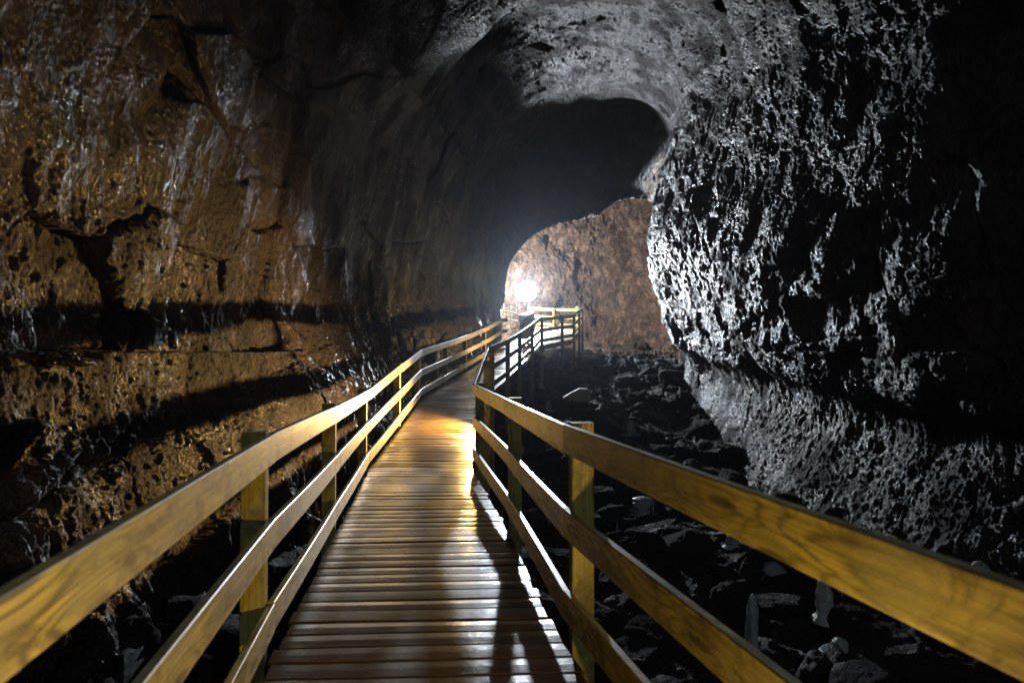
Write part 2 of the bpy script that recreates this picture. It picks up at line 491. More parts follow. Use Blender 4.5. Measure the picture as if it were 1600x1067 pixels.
def ring_knots():
    out = []
    for a, b in zip(RINGS, RINGS[1:] + [None]):
        out.append(a)
        if b and b[0] in (30.0, 15.2):
            for f in ((0.5, 0.9) if b[0] == 30.0 else (0.5,)):
                out.append((a[0] + (b[0] - a[0]) * f, [(p[0] + (q[0] - p[0]) * f, p[1] + (q[1] - p[1]) * f) for p, q in zip(a[1], b[1])]))
    RINGS[:] = out
    ys = np.array([r[0] for r in RINGS])
    C = np.array([[(x, 0.0, z) for x, z in r[1]] for r in RINGS], float)
    for i, y in enumerate(ys):
        C[i, 11:16, 0] += np.interp(y, [5, 7.6, 9, 11.5, 14, 18], [0, .5, .55, .36, .14, 0])
    # the left wall stands nearer in the foreground
    for i, y in enumerate(ys):
        if y <= 14.01:
            f = np.interp(y, [0, 5, 7.6, 9, 11.5, 14], [.76, .78, .80, .81, .84, .9])
            C[i, :5, 0] *= f
            if y < 13:
                C[i, 5, 0] *= (f + 1) / 2
            C[i, 1, 2] = np.interp(y, [0, 5, 7.6, 9, 11.5, 14], [-1.95, -1.75, -1.52, -1.27, -.78, -.48])
            C[i, 2, 2] = max(C[i, 2, 2], C[i, 1, 2] + .9)
            C[i, 0, 2] = -3.4
    # the lip of the inner arch is not square to the view: its left jamb stands nearer, its crown farther
    kx = np.arange(17)
    offs = np.interp(kx, [0, 3, 4, 5, 6, 7.5, 16], [-2.0, -2.1, -3.0, -3.2, -0.3, 1.1, 0.2])
    for i, y in enumerate(ys):
        wgt = np.interp(y, [20.5, 24.5, 27.5, 30.0, 31.2, 33.0, 37.0], [0, .35, .6, 1, 1, .8, 0])
        o = offs * wgt
        sc_ = (y + o) / max(y, 1e-3) if y > 20 else np.ones(17)
        C[i, :, 0] *= sc_
        C[i, :, 2] *= sc_
        C[i, :, 1] = o
    return ys, C


def build_cave():
    ys, C = ring_knots()
    # rows: depth stations, dense near the camera's view, proportional to depth
    yy = [-7.0]
    while yy[-1] < 3.0:
        yy.append(yy[-1] + 0.16)
    while yy[-1] < 46.0:
        yy.append(yy[-1] + (max(0.012, 0.0025 * yy[-1]) if yy[-1] < 32 else 0.25))
    yy = np.array(yy)
    t = np.interp(yy, ys, np.arange(len(ys)))
    NU = 1500
    kk = np.linspace(0, 16, NU)
    rows = catmull(C, t)                                     # (ny,17,3)
    rows[:, :, 1] += yy[:, None]
    G = catmull(np.swapaxes(rows, 0, 1), kk)                  # (NU,ny,3)
    G = np.swapaxes(G, 0, 1).copy()                           # (ny,NU,3)
    Nn = -grid_normals(G)
    # make the normals point into the cave
    cen = G.mean(axis=1, keepdims=True)
    if np.mean(np.sum(Nn * (cen - G), axis=2)) < 0:
        Nn = -Nn
    ny = len(yy)
    P = G.reshape(-1, 3)
    N_ = Nn.reshape(-1, 3)
    K = np.tile(kk, ny)
    Y = P[:, 1]
    left = 1 - sstep(6.0, 7.4, K)
    right = sstep(10.2, 11.4, K)
    ceil = 1 - left - right
    d = np.zeros(len(P), np.float32)
    S = lambda a, b, c: np.stack([P[:, 0] * a, P[:, 1] * b, P[:, 2] * c], 1)
    # large swell shared by all
    d += 0.30 * fbm(P * 0.35, 3, 1) * (1 - 0.5 * right)
    # --- left: slabs above, fluted drips below
    upper = sstep(2.6, 4.4, K + 0.7 * gnoise(P * 0.5, 77)) * left
    lower = left * (1 - upper / np.maximum(left, 1e-5))
    blk = blocks(S(0.36, 0.26, 0.42), 3) * 0.55 + blocks(S(1.1, 0.8, 1.3), 9) * 0.15
    smooth_patch = sstep(-0.25, 0.2, gnoise(P * 0.3 + 9.1, 41) + 0.3 * sstep(7, 10, Y) * (1 - sstep(13, 15, Y)))
    d += upper * (blk * (1 - 0.85 * smooth_patch) + 0.06 * fbm(P * 2.2, 6, 12, gain=.55))
    fl = fbm(S(2.0, 2.0, 0.62), 5, 21, gain=.62)            # vertical flutes
    fl2 = fbm(S(5.2, 5.2, 2.2), 5, 25, gain=0.68)
    st = P[:, 2] - 0.07 * (P[:, 1] - 9) + 0.25 * gnoise(P * 0.6, 30)
    strata = np.abs(((st * 0.85) % 1.0) - 0.5) * 2
    d += lower * (0.22 * fl + 0.11 * fl2 + 0.030 * fbm(S(13, 13, 8), 3, 28, gain=.75) + 0.06 * (strata - 0.5) + 0.24 * blocks(S(0.6, 0.7, 0.9), 33) * sstep(-.2, .3, gnoise(P * 0.4, 35)))
    d *= 1 - 0.62 * left * sstep(9.5, 12.5, Y) * sstep(2.0, 3.2, K)
    d *= 1 - 0.55 * sstep(11, 13, Y) * (1 - sstep(19, 21, Y)) * sstep(3.6, 4.4, K) * (1 - sstep(6.4, 7.2, K))
    # --- ceiling: rippled sheet with a few pits
    d += ceil * (0.22 * fbm(P * 0.9, 6, 44, gain=.58) + 0.05 * fbm(P * 5.0, 4, 48, billow=True, gain=0.6)
                 - 0.16 * sstep(0.45, 0.7, gnoise(P * 1.4, 52)))
    # --- right: blobby pahoehoe crust with deep pits
    bl = fbm(S(0.5, 0.42, 0.6), 4, 61)
    bl2 = fbm(S(1.9, 1.6, 1.6), 5, 65, gain=0.6)
    drips = fbm(S(8.0, 8.0, 5.0), 4, 69, gain=0.75)
    pit = sstep(0.12, 0.55, gnoise(S(0.9, 0.8, 1.05), 73) + 0.35 * gnoise(P * 2.4, 74))
    shelf = sstep(14.0, 15.1, K + 0.25 * gnoise(P * 0.9, 79))
    d += right * ((1 - 0.6 * shelf) * (0.24 * bl + 0.11 * bl2 - 0.10 * pit + 0.07 * blocks(S(0.8, 0.6, 0.9), 83)) + 0.058 * drips * (1 + 0.3 * shelf) + 0.06 * shelf * bl2)
    d -= right * 0.55 * shelf
    # --- everywhere: crust grain
    d += 0.020 * fbm(P * 14.0, 3, 90, billow=True, gain=0.6)
    # keep the lip of the inner arch ragged but in place
    lip = np.exp(-((Y - 30.0) / 1.2) ** 2)
    d *= (1 - 0.35 * lip)
    d += 0.30 * lip * ceil * fbm(P * 1.6, 5, 95, gain=.6)
    P2 = P + N_ * d[:, None]
    F = grid_faces(ny, NU)
    cuts = [('cave_wall', 0.0, 5.6, M['rock_left'], 'brown fluted lava wall with slabs above, left of the boardwalk'),
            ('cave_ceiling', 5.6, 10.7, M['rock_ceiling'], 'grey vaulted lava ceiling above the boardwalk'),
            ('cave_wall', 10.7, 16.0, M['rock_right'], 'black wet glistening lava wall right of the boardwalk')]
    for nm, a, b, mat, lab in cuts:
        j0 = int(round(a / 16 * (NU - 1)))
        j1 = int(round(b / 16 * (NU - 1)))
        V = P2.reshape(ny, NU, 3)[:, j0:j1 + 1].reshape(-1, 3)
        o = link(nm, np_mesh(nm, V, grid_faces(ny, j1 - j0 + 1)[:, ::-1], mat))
        tag(o, lab, None, None, 'structure')
    # the cave closes behind the camera
    r0 = P2.reshape(ny, NU, 3)[0]
    bm = bmesh.new()
    vs = [bm.verts.new(Vector(p) + Vector((0, -0.002, 0))) for p in r0[::25]]
    c = bm.verts.new((1.0, -8.5, 2.0))
    for a, b in zip(vs, vs[1:] + vs[:1]):
        bm.faces.new((a, b, c))
    me = bpy.data.meshes.new('cave_rear_wall')
    bm.to_mesh(me)
    bm.free()
    me.materials.append(M['rubble'])
    tag(link('cave_rear_wall', me), 'dark rock closing the cave behind the viewer', None, None, 'structure')


def build_back_wall():
    ctrl = np.array([(-3.5, 33.6), (-1.8, 35.6), (-.2, 37.4), (1.6, 38.7), (3.8, 39.8), (6.2, 39.8), (8, 37.6), (9.1, 34), (9.6, 30.8)], float)
    nu, nv = 620, 420
    t = np.linspace(0, len(ctrl) - 1, nu)
    xy = catmull(ctrl, t)
    z = np.linspace(-1.2, 11, nv)
    G = np.zeros((nu, nv, 3))
    G[:, :, 0] = xy[:, None, 0]
    lean = np.interp(z, [-1.2, 0.5, 3, 7, 11], [0.3, 0.0, 0.5, -0.4, -3.0])
    G[:, :, 1] = xy[:, None, 1] + lean[None, :]
    G[:, :, 2] = z[None, :]
    Nn = grid_normals(G)
    if Nn[nu // 2, nv // 2, 1] > 0:
        Nn = -Nn
    P = G.reshape(-1, 3)
    S = lambda a, b, c: np.stack([P[:, 0] * a, P[:, 1] * b, P[:, 2] * c], 1)
    d = 1.5 * fbm(P * 0.35, 3, 101) + 0.85 * fbm(S(1.1, 1.1, 0.8), 6, 103, gain=.62) + 0.14 * fbm(S(4, 4, 1.8), 4, 107, billow=True, gain=.6)
    d += 0.10 * blocks(S(0.4, 0.4, 0.5), 111) + 0.05 * fbm(P * 8, 3, 113, billow=True)
    V = P + Nn.reshape(-1, 3) * d[:, None]
    o = link('cave_wall', np_mesh('cave_wall', V, grid_faces(nu, nv), M['rock_back']))
    tag(o, 'brown lit lava wall at the far end behind the floodlight', None, None, 'structure')


# ------------------------------------------------------------------ floor
def floor_base(x, y):
    z = np.interp(y, [-8, 8, 12, 16, 20, 24, 28, 32, 38, 46], [-3.2, -3.2, -3.0, -2.35, -1.7, -1.05, -.6, -.2, .25, .4])
    z = z - 0.55 * sstep(2.0, 4.5, x) * sstep(9, 13, y) * (1 - sstep(18, 23, y))
    z = z + 0.35 * sstep(-2.5, -4.6, x) * 1.0
    return z


def floor_height(x, y):
    x = np.atleast_1d(np.asarray(x, float))
    y = np.atleast_1d(np.asarray(y, float))
    P = np.stack([x, y, np.zeros_like(x)], 1)
    d = 0.30 * fbm(P * 0.5, 3, 201)
    b1 = blocks(P * np.array([0.62, 0.55, 1]) + 2.2, 205, tilt=1.6)
    b2 = blocks(P * np.array([1.7, 1.5, 1]) + 5.2, 211, tilt=1.6)
    d = d + 0.36 * b1 + 0.15 * b2 + 0.05 * fbm(P * 3.5, 4, 215, billow=True) + 0.012 * fbm(P * 12, 2, 218, billow=True)
    near = np.exp(-((x + 0.15 * y * 0.6) / 1.3) ** 2)
    return floor_base(x, y) + d * (1 - 0.35 * near)


def build_floor():
    xs = np.linspace(-7.5, 11, 720)
    yy = [-8.0]
    while yy[-1] < 2.0:
        yy.append(yy[-1] + 0.15)
    while yy[-1] < 46.5:
        yy.append(yy[-1] + max(0.02, 0.0045 * yy[-1]))
    yy = np.array(yy)
    X, Y = np.meshgrid(xs, yy)
    Z = floor_height(X.ravel(), Y.ravel())
    V = np.stack([X.ravel(), Y.ravel(), Z], 1)
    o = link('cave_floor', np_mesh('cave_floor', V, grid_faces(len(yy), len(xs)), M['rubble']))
    tag(o, 'black broken lava rubble floor on both sides of the boardwalk', None, None, 'structure')


def on_floor(px, py, ymin=5.0, ymax=40.0):
    """the point of the floor that is seen at photo pixel (px,py)"""
    ys = np.linspace(ymin, ymax, 1400)
    x = (px - CX) / FPX * ys
    z = (HZ - py) / FPX * ys
    fz = floor_height(x, ys)
    hit = np.where(z <= fz)[0]
    i = hit[0] if len(hit) else len(ys) - 1
    return Vector((float(x[i]), float(ys[i]), float(fz[i])))


# ------------------------------------------------------------------ walkway nodes: inner face of the top rail, upper edge
LN = [(-0.35, -1.55, -.40), (-.79, 0.72, -.405), (-1.19, 3.1, -.41), (-1.55, 5.56, -.475), (-1.93, 8.35, -.505), (-1.91, 10.75, -.20),
      (-1.95, 13.3, .055), (-1.66, 16.2, .283), (-1.36, 18.9, .53), (-.87, 21.4, .87), (-.36, 23.9, 1.31)]
RN = [(1.42, -1.55, -.36), (.86, 0.75, -.375), (.262, 3.17, -.376), (-.07, 5.64, -.43), (-.53, 8.27, -.425), (-.545, 11.0, -.16),
      (-.55, 13.8, .12), (-.21, 16.4, .31), (.14, 18.9, .56), (.60, 21.4, .93), (1.07, 24.0, 1.35)]
PN = RN[-1:] + [(2.03, 26.0, 1.53), (2.67, 27.4, 1.66), (3.25, 30.6, 2.08), (3.75, 33.6, 2.36)]        # outer side of the far platform
FN = [(3.75, 33.6, 2.36), (2.4, 34.5, 2.44), (1.0, 35.2, 2.56)]                                         # its far side
RAIL_H, RAIL_T = 0.145, 0.036
DROP = [0.0, 0.43, 0.845]
DECK_DROP = 1.09


def mitres(nodes, side):
    """outward unit vector in plan at each node; side=+1: outside is to the right of travel"""
    out = []
    n = len(nodes)
    for i in range(n):
        a = Vector(nodes[max(i - 1, 0)][:2])
        b = Vector(nodes[i][:2])
        c = Vector(nodes[min(i + 1, n - 1)][:2])
        d1 = (b - a).normalized() if i > 0 else (c - b).normalized()
        d2 = (c - b).normalized() if i < n - 1 else d1
        m = d1 + d2
        m.normalize()
        k = 1.0 / max(0.5, m.dot(d1))
        out.append(Vector((m.y, -m.x)) * side * k)
    return out


def loft(stations, profile_uv, mat, name, u0, voff, close=True):
    """stations: list of lists of points (same count, closed profile). Caps with ngons."""
    bm = bmesh.new()
    uvl = bm.loops.layers.uv.new('UVMap')
    rows = [[bm.verts.new(p) for p in st] for st in stations]
    n = len(rows[0])
    per = [0.0]
    for i in range(n):
        per.append(per[-1] + (Vector(stations[0][(i + 1) % n]) - Vector(stations[0][i])).length)
    L = [u0]
    for a, b in zip(stations, stations[1:]):
        L.append(L[-1] + (Vector(b[0]) - Vector(a[0])).length)
    for r in range(len(rows) - 1):
        for i in range(n):
            j = (i + 1) % n
            f = bm.faces.new((rows[r][i], rows[r][j], rows[r + 1][j], rows[r + 1][i]))
            for lp, (u, v) in zip(f.loops, ((L[r], per[i]), (L[r], per[i + 1]), (L[r + 1], per[i + 1]), (L[r + 1], per[i]))):
                lp[uvl].uv = (u, v + voff)
    for row, k in ((rows[0], 1), (rows[-1], 0)):
        f = bm.faces.new(row[::-1] if k else row)
        c = row[0].co
        for lp in f.loops:
            q = lp.vert.co - c
            lp[uvl].uv = (u0 + 3 + q.x * 0.3, q.z + voff)
    bmesh.ops.recalc_face_normals(bm, faces=bm.faces)
    me = bpy.data.meshes.new(name)
    bm.to_mesh(me)
    bm.free()
    me.materials.append(mat)
    return me


rnd = random.Random(7)


def chamfer_rect(w, h, c):
    """profile in (out, down) from (0,0) to (w,h)"""
    return [(c, 0), (w - c, 0), (w, c), (w, h - c), (w - c, h), (c, h), (0, h - c), (0, c)]


def rail_span(p0, p1, n0, n1, drop, root):
    prof = chamfer_rect(RAIL_T, RAIL_H, 0.004)
    p0, p1 = Vector(p0), Vector(p1)
    ln = (p1 - p0).length
    g0, g1 = 0.0018 / ln, 1 - 0.0018 / ln
    bow = rnd.uniform(-.004, .004)
    sag = rnd.uniform(-.004, .004)
    dz0, dz1 = rnd.uniform(-.004, .004), rnd.uniform(-.004, .004)
    di = rnd.uniform(0, .003)
    st = []
    m = 9
    for k in range(m):
        f = g0 + (g1 - g0) * k / (m - 1)
        p = p0.lerp(p1, f)
        nn = n0.lerp(n1, f)
        o = bow * math.sin(math.pi * f) - di
        zz = p.z - drop + sag * math.sin(math.pi * f) + dz0 * (1 - f) + dz1 * f
        row = []
        for a, b in prof:
            row.append(Vector((p.x + nn.x * (a + o), p.y + nn.y * (a + o), zz - b)))
        st.append(row)
    me = loft(st, None, M['rail_wood'], 'rail', rnd.uniform(0, 40), rnd.uniform(0, 30))
    return link('rail', me, root)


def post_at(p, nn, root, zbot, w=0.118, dp=0.068, shift=0.0, top=0.012, name='post'):
    nn = nn.normalized()
    tdir = Vector((-nn.y, nn.x))
    base = Vector(p[:2]) + nn * (RAIL_T + 0.003) + tdir * shift
    zt = p[2] + top
    c = 0.005
    lean = Vector((rnd.uniform(-.006, .006), rnd.uniform(-.006, .006)))
    st = []
    for k in range(7):
        z = zt + (zbot - zt) * k / 6
        off = lean * k / 6
        row = []
        for a, b in chamfer_rect(w, dp, c):
            q = base + nn * a + tdir * (b - dp / 2) + off
            row.append(Vector((q.x, q.y, z)))
        st.append(row)
    me = loft(st, None, M['post_wood'], 'post', rnd.uniform(0, 40), rnd.uniform(0, 30))
    return link(name, me, root)


def post_bottom(p):
    return float(floor_height(p[0], p[1])[0]) - 0.35


def build_railing(nodes, side, label, drops=DROP, skip_last_post=False, skip_first=False):
    root = empty('railing', (nodes[0][0], nodes[0][1], nodes[0][2] - DECK_DROP), label, 'railing')
    inv = Vector(root.location)
    ms = mitres(nodes, side)
    made = []
    for i, p in enumerate(nodes):
        if i < len(nodes) - 1:
            for dr in drops:
                made.append(rail_span(nodes[i], nodes[i + 1], ms[i], ms[i + 1], dr, root))
        if (i == len(nodes) - 1 and skip_last_post) or (i == 0 and skip_first):
            continue
        made.append(post_at(p, ms[i], root, post_bottom(p)))
    for o in made:
        o.location = -inv
    return root


def build_boardwalk():
    root = empty('boardwalk', (0, 0, -1.48), 'wet brown plank boardwalk running through the cave between the railings', 'boardwalk')
    inv = Vector(root.location)
    bm = bmesh.new()
    uvl = bm.loops.layers.uv.new('UVMap')
    cnt = [0]

    def plank(a0, a1, b0, b1):
        """a0->a1 near edge left to right, b0->b1 far edge"""
        idx = cnt[0]
        cnt[0] += 1
        T, c = 0.032, 0.008
        jz = rnd.uniform(-.0025, .0025)
        tl = rnd.uniform(-.0015, .0015)
        rl = rnd.uniform(-.0035, .0035)
        ext0, ext1 = rnd.uniform(-.012, .012), rnd.uniform(-.012, .012)
        d = (Vector(a1) - Vector(a0)).normalized()
        a0, b0 = Vector(a0) - d * ext0, Vector(b0) - d * ext0
        a1, b1 = Vector(a1) + d * ext1, Vector(b1) + d * ext1
        gap = 0.0045
        f = (b0 - a0).normalized()
        a0, a1 = a0 + f * gap, a1 + f * gap
        b0, b1 = b0 - f * gap, b1 - f * gap
        m = 7
        cup = rnd.uniform(.0008, .0040)
        cols = []
        for k in range(m):
            t = k / (m - 1)
            n_, fr = a0.lerp(a1, t), b0.lerp(b1, t)
            wob = 0.0015 * math.sin(t * 5 + idx)
            up = Vector((0, 0, jz + tl * (t - .5) * 2 + wob))
            fd = (fr - n_).normalized()
            prof = [n_ + up - Vector((0, 0, T)), n_ + up - Vector((0, 0, c)), n_ + up + fd * c,
                    n_.lerp(fr, .5) + up + Vector((0, 0, cup)), fr + up - fd * c + Vector((0, 0, rl)), fr + up + Vector((0, 0, rl - c)), fr + up - Vector((0, 0, T))]
            cols.append([bm.verts.new(q) for q in prof])
        L = (a1 - a0).length
        vv = [0, 0.03, 0.037, 0.075, 0.14, 0.145, 0.175]
        uo = rnd.uniform(0, 30)
        for k in range(m - 1):
            for j in range(7):
                j2 = (j + 1) % 7
                fc = bm.faces.new((cols[k][j], cols[k + 1][j], cols[k + 1][j2], cols[k][j2]))
                va, vb = vv[j], (vv[j2] if j2 else 0.21)
                for lp, (u, v) in zip(fc.loops, ((k, va), (k + 1, va), (k + 1, vb), (k, vb))):
                    lp[uvl].uv = (uo + u * L / (m - 1), idx + 0.2 + v)
        for row in (cols[0], cols[-1]):
            fc = bm.faces.new(row)
            for lp in fc.loops:
                lp[uvl].uv = (uo, idx + 0.3)
        return

    ln, rn = mitres(LN, -1), mitres(RN, 1)
    inset = 0.012

    def edge(nodes, ms, i, t):
        a, b = Vector(nodes[i]), Vector(nodes[i + 1])
        p = a.lerp(b, t)
        n_ = ms[i].lerp(ms[i + 1], t)
        return Vector((p.x - n_.x * inset, p.y - n_.y * inset, p.z))

    for i in range(len(LN) - 1):
        lw = ((Vector(LN[i + 1]) - Vector(LN[i])).length + (Vector(RN[i + 1]) - Vector(RN[i])).length) / 2
        n = max(1, round(lw / 0.152))
        for k in range(n):
            q = []
            for t in (k / n, (k + 1) / n):
                a, b = edge(LN, ln, i, t), edge(RN, rn, i, t)
                z = (a.z + b.z) / 2 - DECK_DROP
                q += [Vector((a.x, a.y, z)), Vector((b.x, b.y, z))]
            plank(*q)
    # far platform: planks between the outer railing and a line inside
    near = [Vector((p[0], p[1], p[2] - DECK_DROP)) for p in PN]
    far = [Vector((-.36, 24.02, 1.33 - DECK_DROP)), Vector((-.25, 27.6, 1.50 - DECK_DROP)), Vector((0.1, 30.6, 1.85 - DECK_DROP)),
           Vector((0.5, 33.8, 2.2 - DECK_DROP)), Vector((1.0, 35.2, 2.56 - DECK_DROP))]
    near[0] = Vector((near[0].x, near[0].y + .02, near[0].z))
    for i in range(4):
        n = round((near[i + 1] - near[i]).length / .15)
        for k in range(n):
            q = []
            for t in (k / n, (k + 1) / n):
                q += [far[i].lerp(far[i + 1], t), near[i].lerp(near[i + 1], t)]
            plank(*q)
    bmesh.ops.recalc_face_normals(bm, faces=bm.faces)
    me = bpy.data.meshes.new('deck_boards')
    bm.to_mesh(me)
    bm.free()
    me.materials.append(M['deck'])
    made = [link('deck_boards', me, root)]
    # stringers under the boards
    for s, off in ((0, 0.10), (0, 0.72), (1, 0.10)):
        nodes = LN if s == 0 else RN
        ms = ln if s == 0 else rn
        st = []
        for p, q, r, n_ in zip(nodes, LN, RN, ms):
            z = (q[2] + r[2]) / 2 - DECK_DROP - 0.037
            row = []
            for a, b in chamfer_rect(0.05, 0.15, .004):
                row.append(Vector((p[0] - n_.x * (off + a), p[1] - n_.y * (off + a), z - b)))
            st.append(row)
        made.append(link('joist', loft(st, None, M['post_wood'], 'joist', rnd.uniform(0, 9), rnd.uniform(0, 9)), root))
    # fascia board along the platform's outer edge
    st = []
    msp = mitres(PN, 1)
    for p, n_ in zip(PN, msp):
        st.append([Vector((p[0] + n_.x * (a - .01 - .03), p[1] + n_.y * (a - .01 - .03), p[2] - DECK_DROP - .037 - b)) for a, b in chamfer_rect(.03, .16, .003)])
    made.append(link('fascia', loft(st, None, M['rail_wood'], 'fascia', 3, 4), root))
    for o in made:
        o.location = -inv
    return root


# ------------------------------------------------------------------ small objects
def bm_obj(name, fn, mat, parent=None, smooth=False):
    bm = bmesh.new()
    fn(bm)
    me = bpy.data.meshes.new(name)
    bm.to_mesh(me)
    bm.free()
    me.materials.append(mat)
    if smooth:
        for p in me.polygons:
            p.use_smooth = True
    return link(name, me, parent)


def cyl(bm, a, b, r0, r1=None, seg=16):
    a, b = Vector(a), Vector(b)
    r1 = r0 if r1 is None else r1
    q = (b - a).to_track_quat('Z', 'Y')
    vs = [[bm.verts.new(c + q @ Vector((math.cos(2 * math.pi * i / seg) * r, math.sin(2 * math.pi * i / seg) * r, 0))) for i in range(seg)]
          for c, r in ((a, r0), (b, r1))]
    for i in range(seg):
        j = (i + 1) % seg
        bm.faces.new((vs[0][i], vs[0][j], vs[1][j], vs[1][i]))
    bm.faces.new(vs[0][::-1])
    bm.faces.new(vs[1])


def box(bm, c, s, bevel=0.0):
    r = bmesh.ops.create_cube(bm, size=1.0)
    for v in r['verts']:
        v.co = Vector((v.co.x * s[0], v.co.y * s[1], v.co.z * s[2])) + Vector(c)
    if bevel:
        es = list({e for v in r['verts'] for e in v.link_edges})
        bmesh.ops.bevel(bm, geom=es, offset=bevel, segments=2, affect='EDGES')


def rock_mesh(name, seed, size, mat, blocky=0.5, sub=4, cut=True):
    bm = bmesh.new()
    bmesh.ops.create_icosphere(bm, subdivisions=sub, radius=1.0)
    V = np.array([v.co[:] for v in bm.verts])
    rs = np.random.RandomState(seed)
    if cut:
        for _ in range(9):                                   # chop with planes: angular broken lava
            n = rs.normal(size=3)
            n /= np.linalg.norm(n)
            h = rs.uniform(.45, .85)
            dd = V @ n - h
            V = V - np.outer(np.maximum(dd, 0) * 0.92, n)
    d = 0.10 * fbm(V * 1.6 + seed, 4, seed) + 0.04 * fbm(V * 6 + seed, 3, seed + 3, billow=True)
    V = V * (1 + d[:, None])
    V = V * np.array(size)
    for v, c in zip(bm.verts, V):
        v.co = c
    for f in bm.faces:
        f.smooth = not cut
    me = bpy.data.meshes.new(name)
    bm.to_mesh(me)
    bm.free()
    me.materials.append(mat)
    return me


def stalagmite_mesh(name, seed, h, r, taper=0.3, lean=0.1, bulge=0.0):
    rs = random.Random(seed)
    bm = bmesh.new()
    seg, lv = 22, 26
    rows = []
    lx, ly = rs.uniform(-1, 1) * lean * h, rs.uniform(-1, 1) * lean * h
    for k in range(lv + 1):
        t = k / lv
        rr = r * ((1 - t) * (1 - taper) + taper) * (1 + bulge * math.sin(t * math.pi)) * math.sqrt(max(0.0, 1 - t ** 7))
        rr = rr * (1 + .9 * max(0, .14 - t) / .14)
        z = h * t
        row = []
        for i in range(seg):
            a = 2 * math.pi * i / seg
            w = 1 + .12 * math.sin(3 * a + seed + t * 4) + .08 * math.sin(5 * a - t * 9 + seed) + .06 * math.sin(t * 23 + seed)
            row.append(bm.verts.new((math.cos(a) * rr * w + lx * t * t, math.sin(a) * rr * w + ly * t * t, z)))
        rows.append(row)
    for A, B in zip(rows, rows[1:]):
        for i in range(seg):
            j = (i + 1) % seg
            f = bm.faces.new((A[i], A[j], B[j], B[i]))
            f.smooth = True
    bm.faces.new(rows[-1])
    bm.faces.new(rows[0][::-1])
    me = bpy.data.meshes.new(name)
    bm.to_mesh(me)
    bm.free()
    me.materials.append(M['ice'])
    return me


def build_ice():
    # px, py(base), height m, radius m, taper, label, shape
    L = [
        (875, 572, .62, .17, .25, 'tall tapered pale ice stalagmite right of the far walkway post'),
        (896, 571, .40, .17, .3, 'short blunt ice stalagmite just right of the tall tapered one'),
        (857, 641, .36, .12, .7, 'small upright milky ice stump left of the pale green rock'),
        (985, 684, .42, .17, .35, 'two pointed glassy ice lump on a dark ridge in mid rubble'),
        (1016, 668, .2, .1, .4, 'tiny ice nub on the ridge beside the pointed ice lump'),
        (1006, 792, .26, .24, .75, 'broad bright frosty ice mound behind the right railing'),
        (1143, 850, .36, .09, .8, 'slim white ice stub above the middle of the right hand rail'),
        (1206, 893, .22, .15, .8, 'blocky grey ice chunk under the top right hand rail'),
        (1172, 1008, .62, .06, .75, 'long thin grey ice column beside the right middle rail'),
        (1284, 968, .50, .08, .9, 'upright rounded ice pillar below the right top rail'),
        (1309, 1006, .14, .10, .6, 'low dim ice nub below the rounded ice pillar'),
        (1526, 902, .30, .10, .85, 'rounded ice stub near the right edge at the wall foot'),
        (497, 695, .26, .09, .8, 'small ice stub left of the walkway behind a railing post'),
        (560, 668, .30, .17, .8, 'squat dim ice mound beyond the left railing'),
        (594, 690, .34, .10, .9, 'rounded milky ice stub seen between left railing planks'),
        (474, 722, .20, .08, .9, 'smallest milky ice stub left of the boardwalk'),
        (846, 608, .22, .12, .5, 'glinting ice lump beside the boardwalk supports'),
        (812, 706, .26, .16, .6, 'crumbly ice lump seen between the two nearest right posts'),
    ]
    for i, (px, py, h, r, tp, lab) in enumerate(L):
        p = on_floor(px, py)
        s = 1.0
        me = stalagmite_mesh('ice_stalagmite', i + 3, h * s, r * s, tp, .12, .15 if tp > .7 else 0)
        o = link('ice_stalagmite', me, None, p - Vector((0, 0, .05)))
        o.rotation_euler.z = i * 1.3
        tag(o, lab, 'ice stalagmite', 'ice stalagmites on the cave floor')
        if i == 3:
            # the lump's second point is a part of the same ice
            c = link('ice_tip', stalagmite_mesh('ice_tip', 44, .26, .10, .3, .2), o)
            c.location = (-.14, .03, 0)


def build_rocks():
    p = on_floor(906, 630)
    o = link('boulder', rock_mesh('boulder', 12, (.58, .50, .30), M['pale_stone']), None, p + Vector((0, 0, .24)))
    o.rotation_euler = (.2, -.35, .5)
    tag(o, 'pale green flat boulder lying among the black rubble', 'boulder')
    o = link('boulder', rock_mesh('boulder', 8, (.36, .3, .62), M['tan_stone']), None, Vector((.66, 27.0, .95)))
    o.rotation_euler = (0, .1, .5)
    tag(o, 'tan lit upright boulder standing behind the end of the right railing', 'boulder')
    rs = random.Random(31)
    spots = [(930, 575), (965, 600), (1010, 585), (1045, 600), (1060, 650), (905, 680), (950, 690), (1020, 720), (1080, 740), (960, 745),
             (1100, 790), (1180, 800), (1250, 860), (1330, 900), (1400, 880), (1130, 900), (1060, 860), (1010, 840), (970, 860), (1460, 930),
             (880, 610), (1000, 640), (925, 650), (1040, 690), (1220, 950), (450, 760), (520, 700), (350, 900), (300, 960), (440, 820),
             (200, 1000), (600, 640), (560, 700), (1150, 720), (1240, 780)]
    base = [rock_mesh('boulder', 50 + k, (1, .8, .6), M['rubble'], sub=4) for k in range(6)]
    for i, (px, py) in enumerate(spots):
        p = on_floor(px, py)
        o = link('boulder', base[i % 6], None, p + Vector((0, 0, .04)))
        s = rs.uniform(.22, .6)
        o.scale = (s, s * rs.uniform(.7, 1.2), s * rs.uniform(.5, .9))
        o.rotation_euler = (rs.uniform(-.5, .5), rs.uniform(-.5, .5), rs.uniform(0, 6))
        left = px < 700
        tag(o, 'black angular lava boulder in the dark rubble ' + ('left of the boardwalk' if left else 'right of the boardwalk'), 'boulder',
            'black boulders on the rubble ' + ('left of the boardwalk' if left else 'right of the boardwalk'))


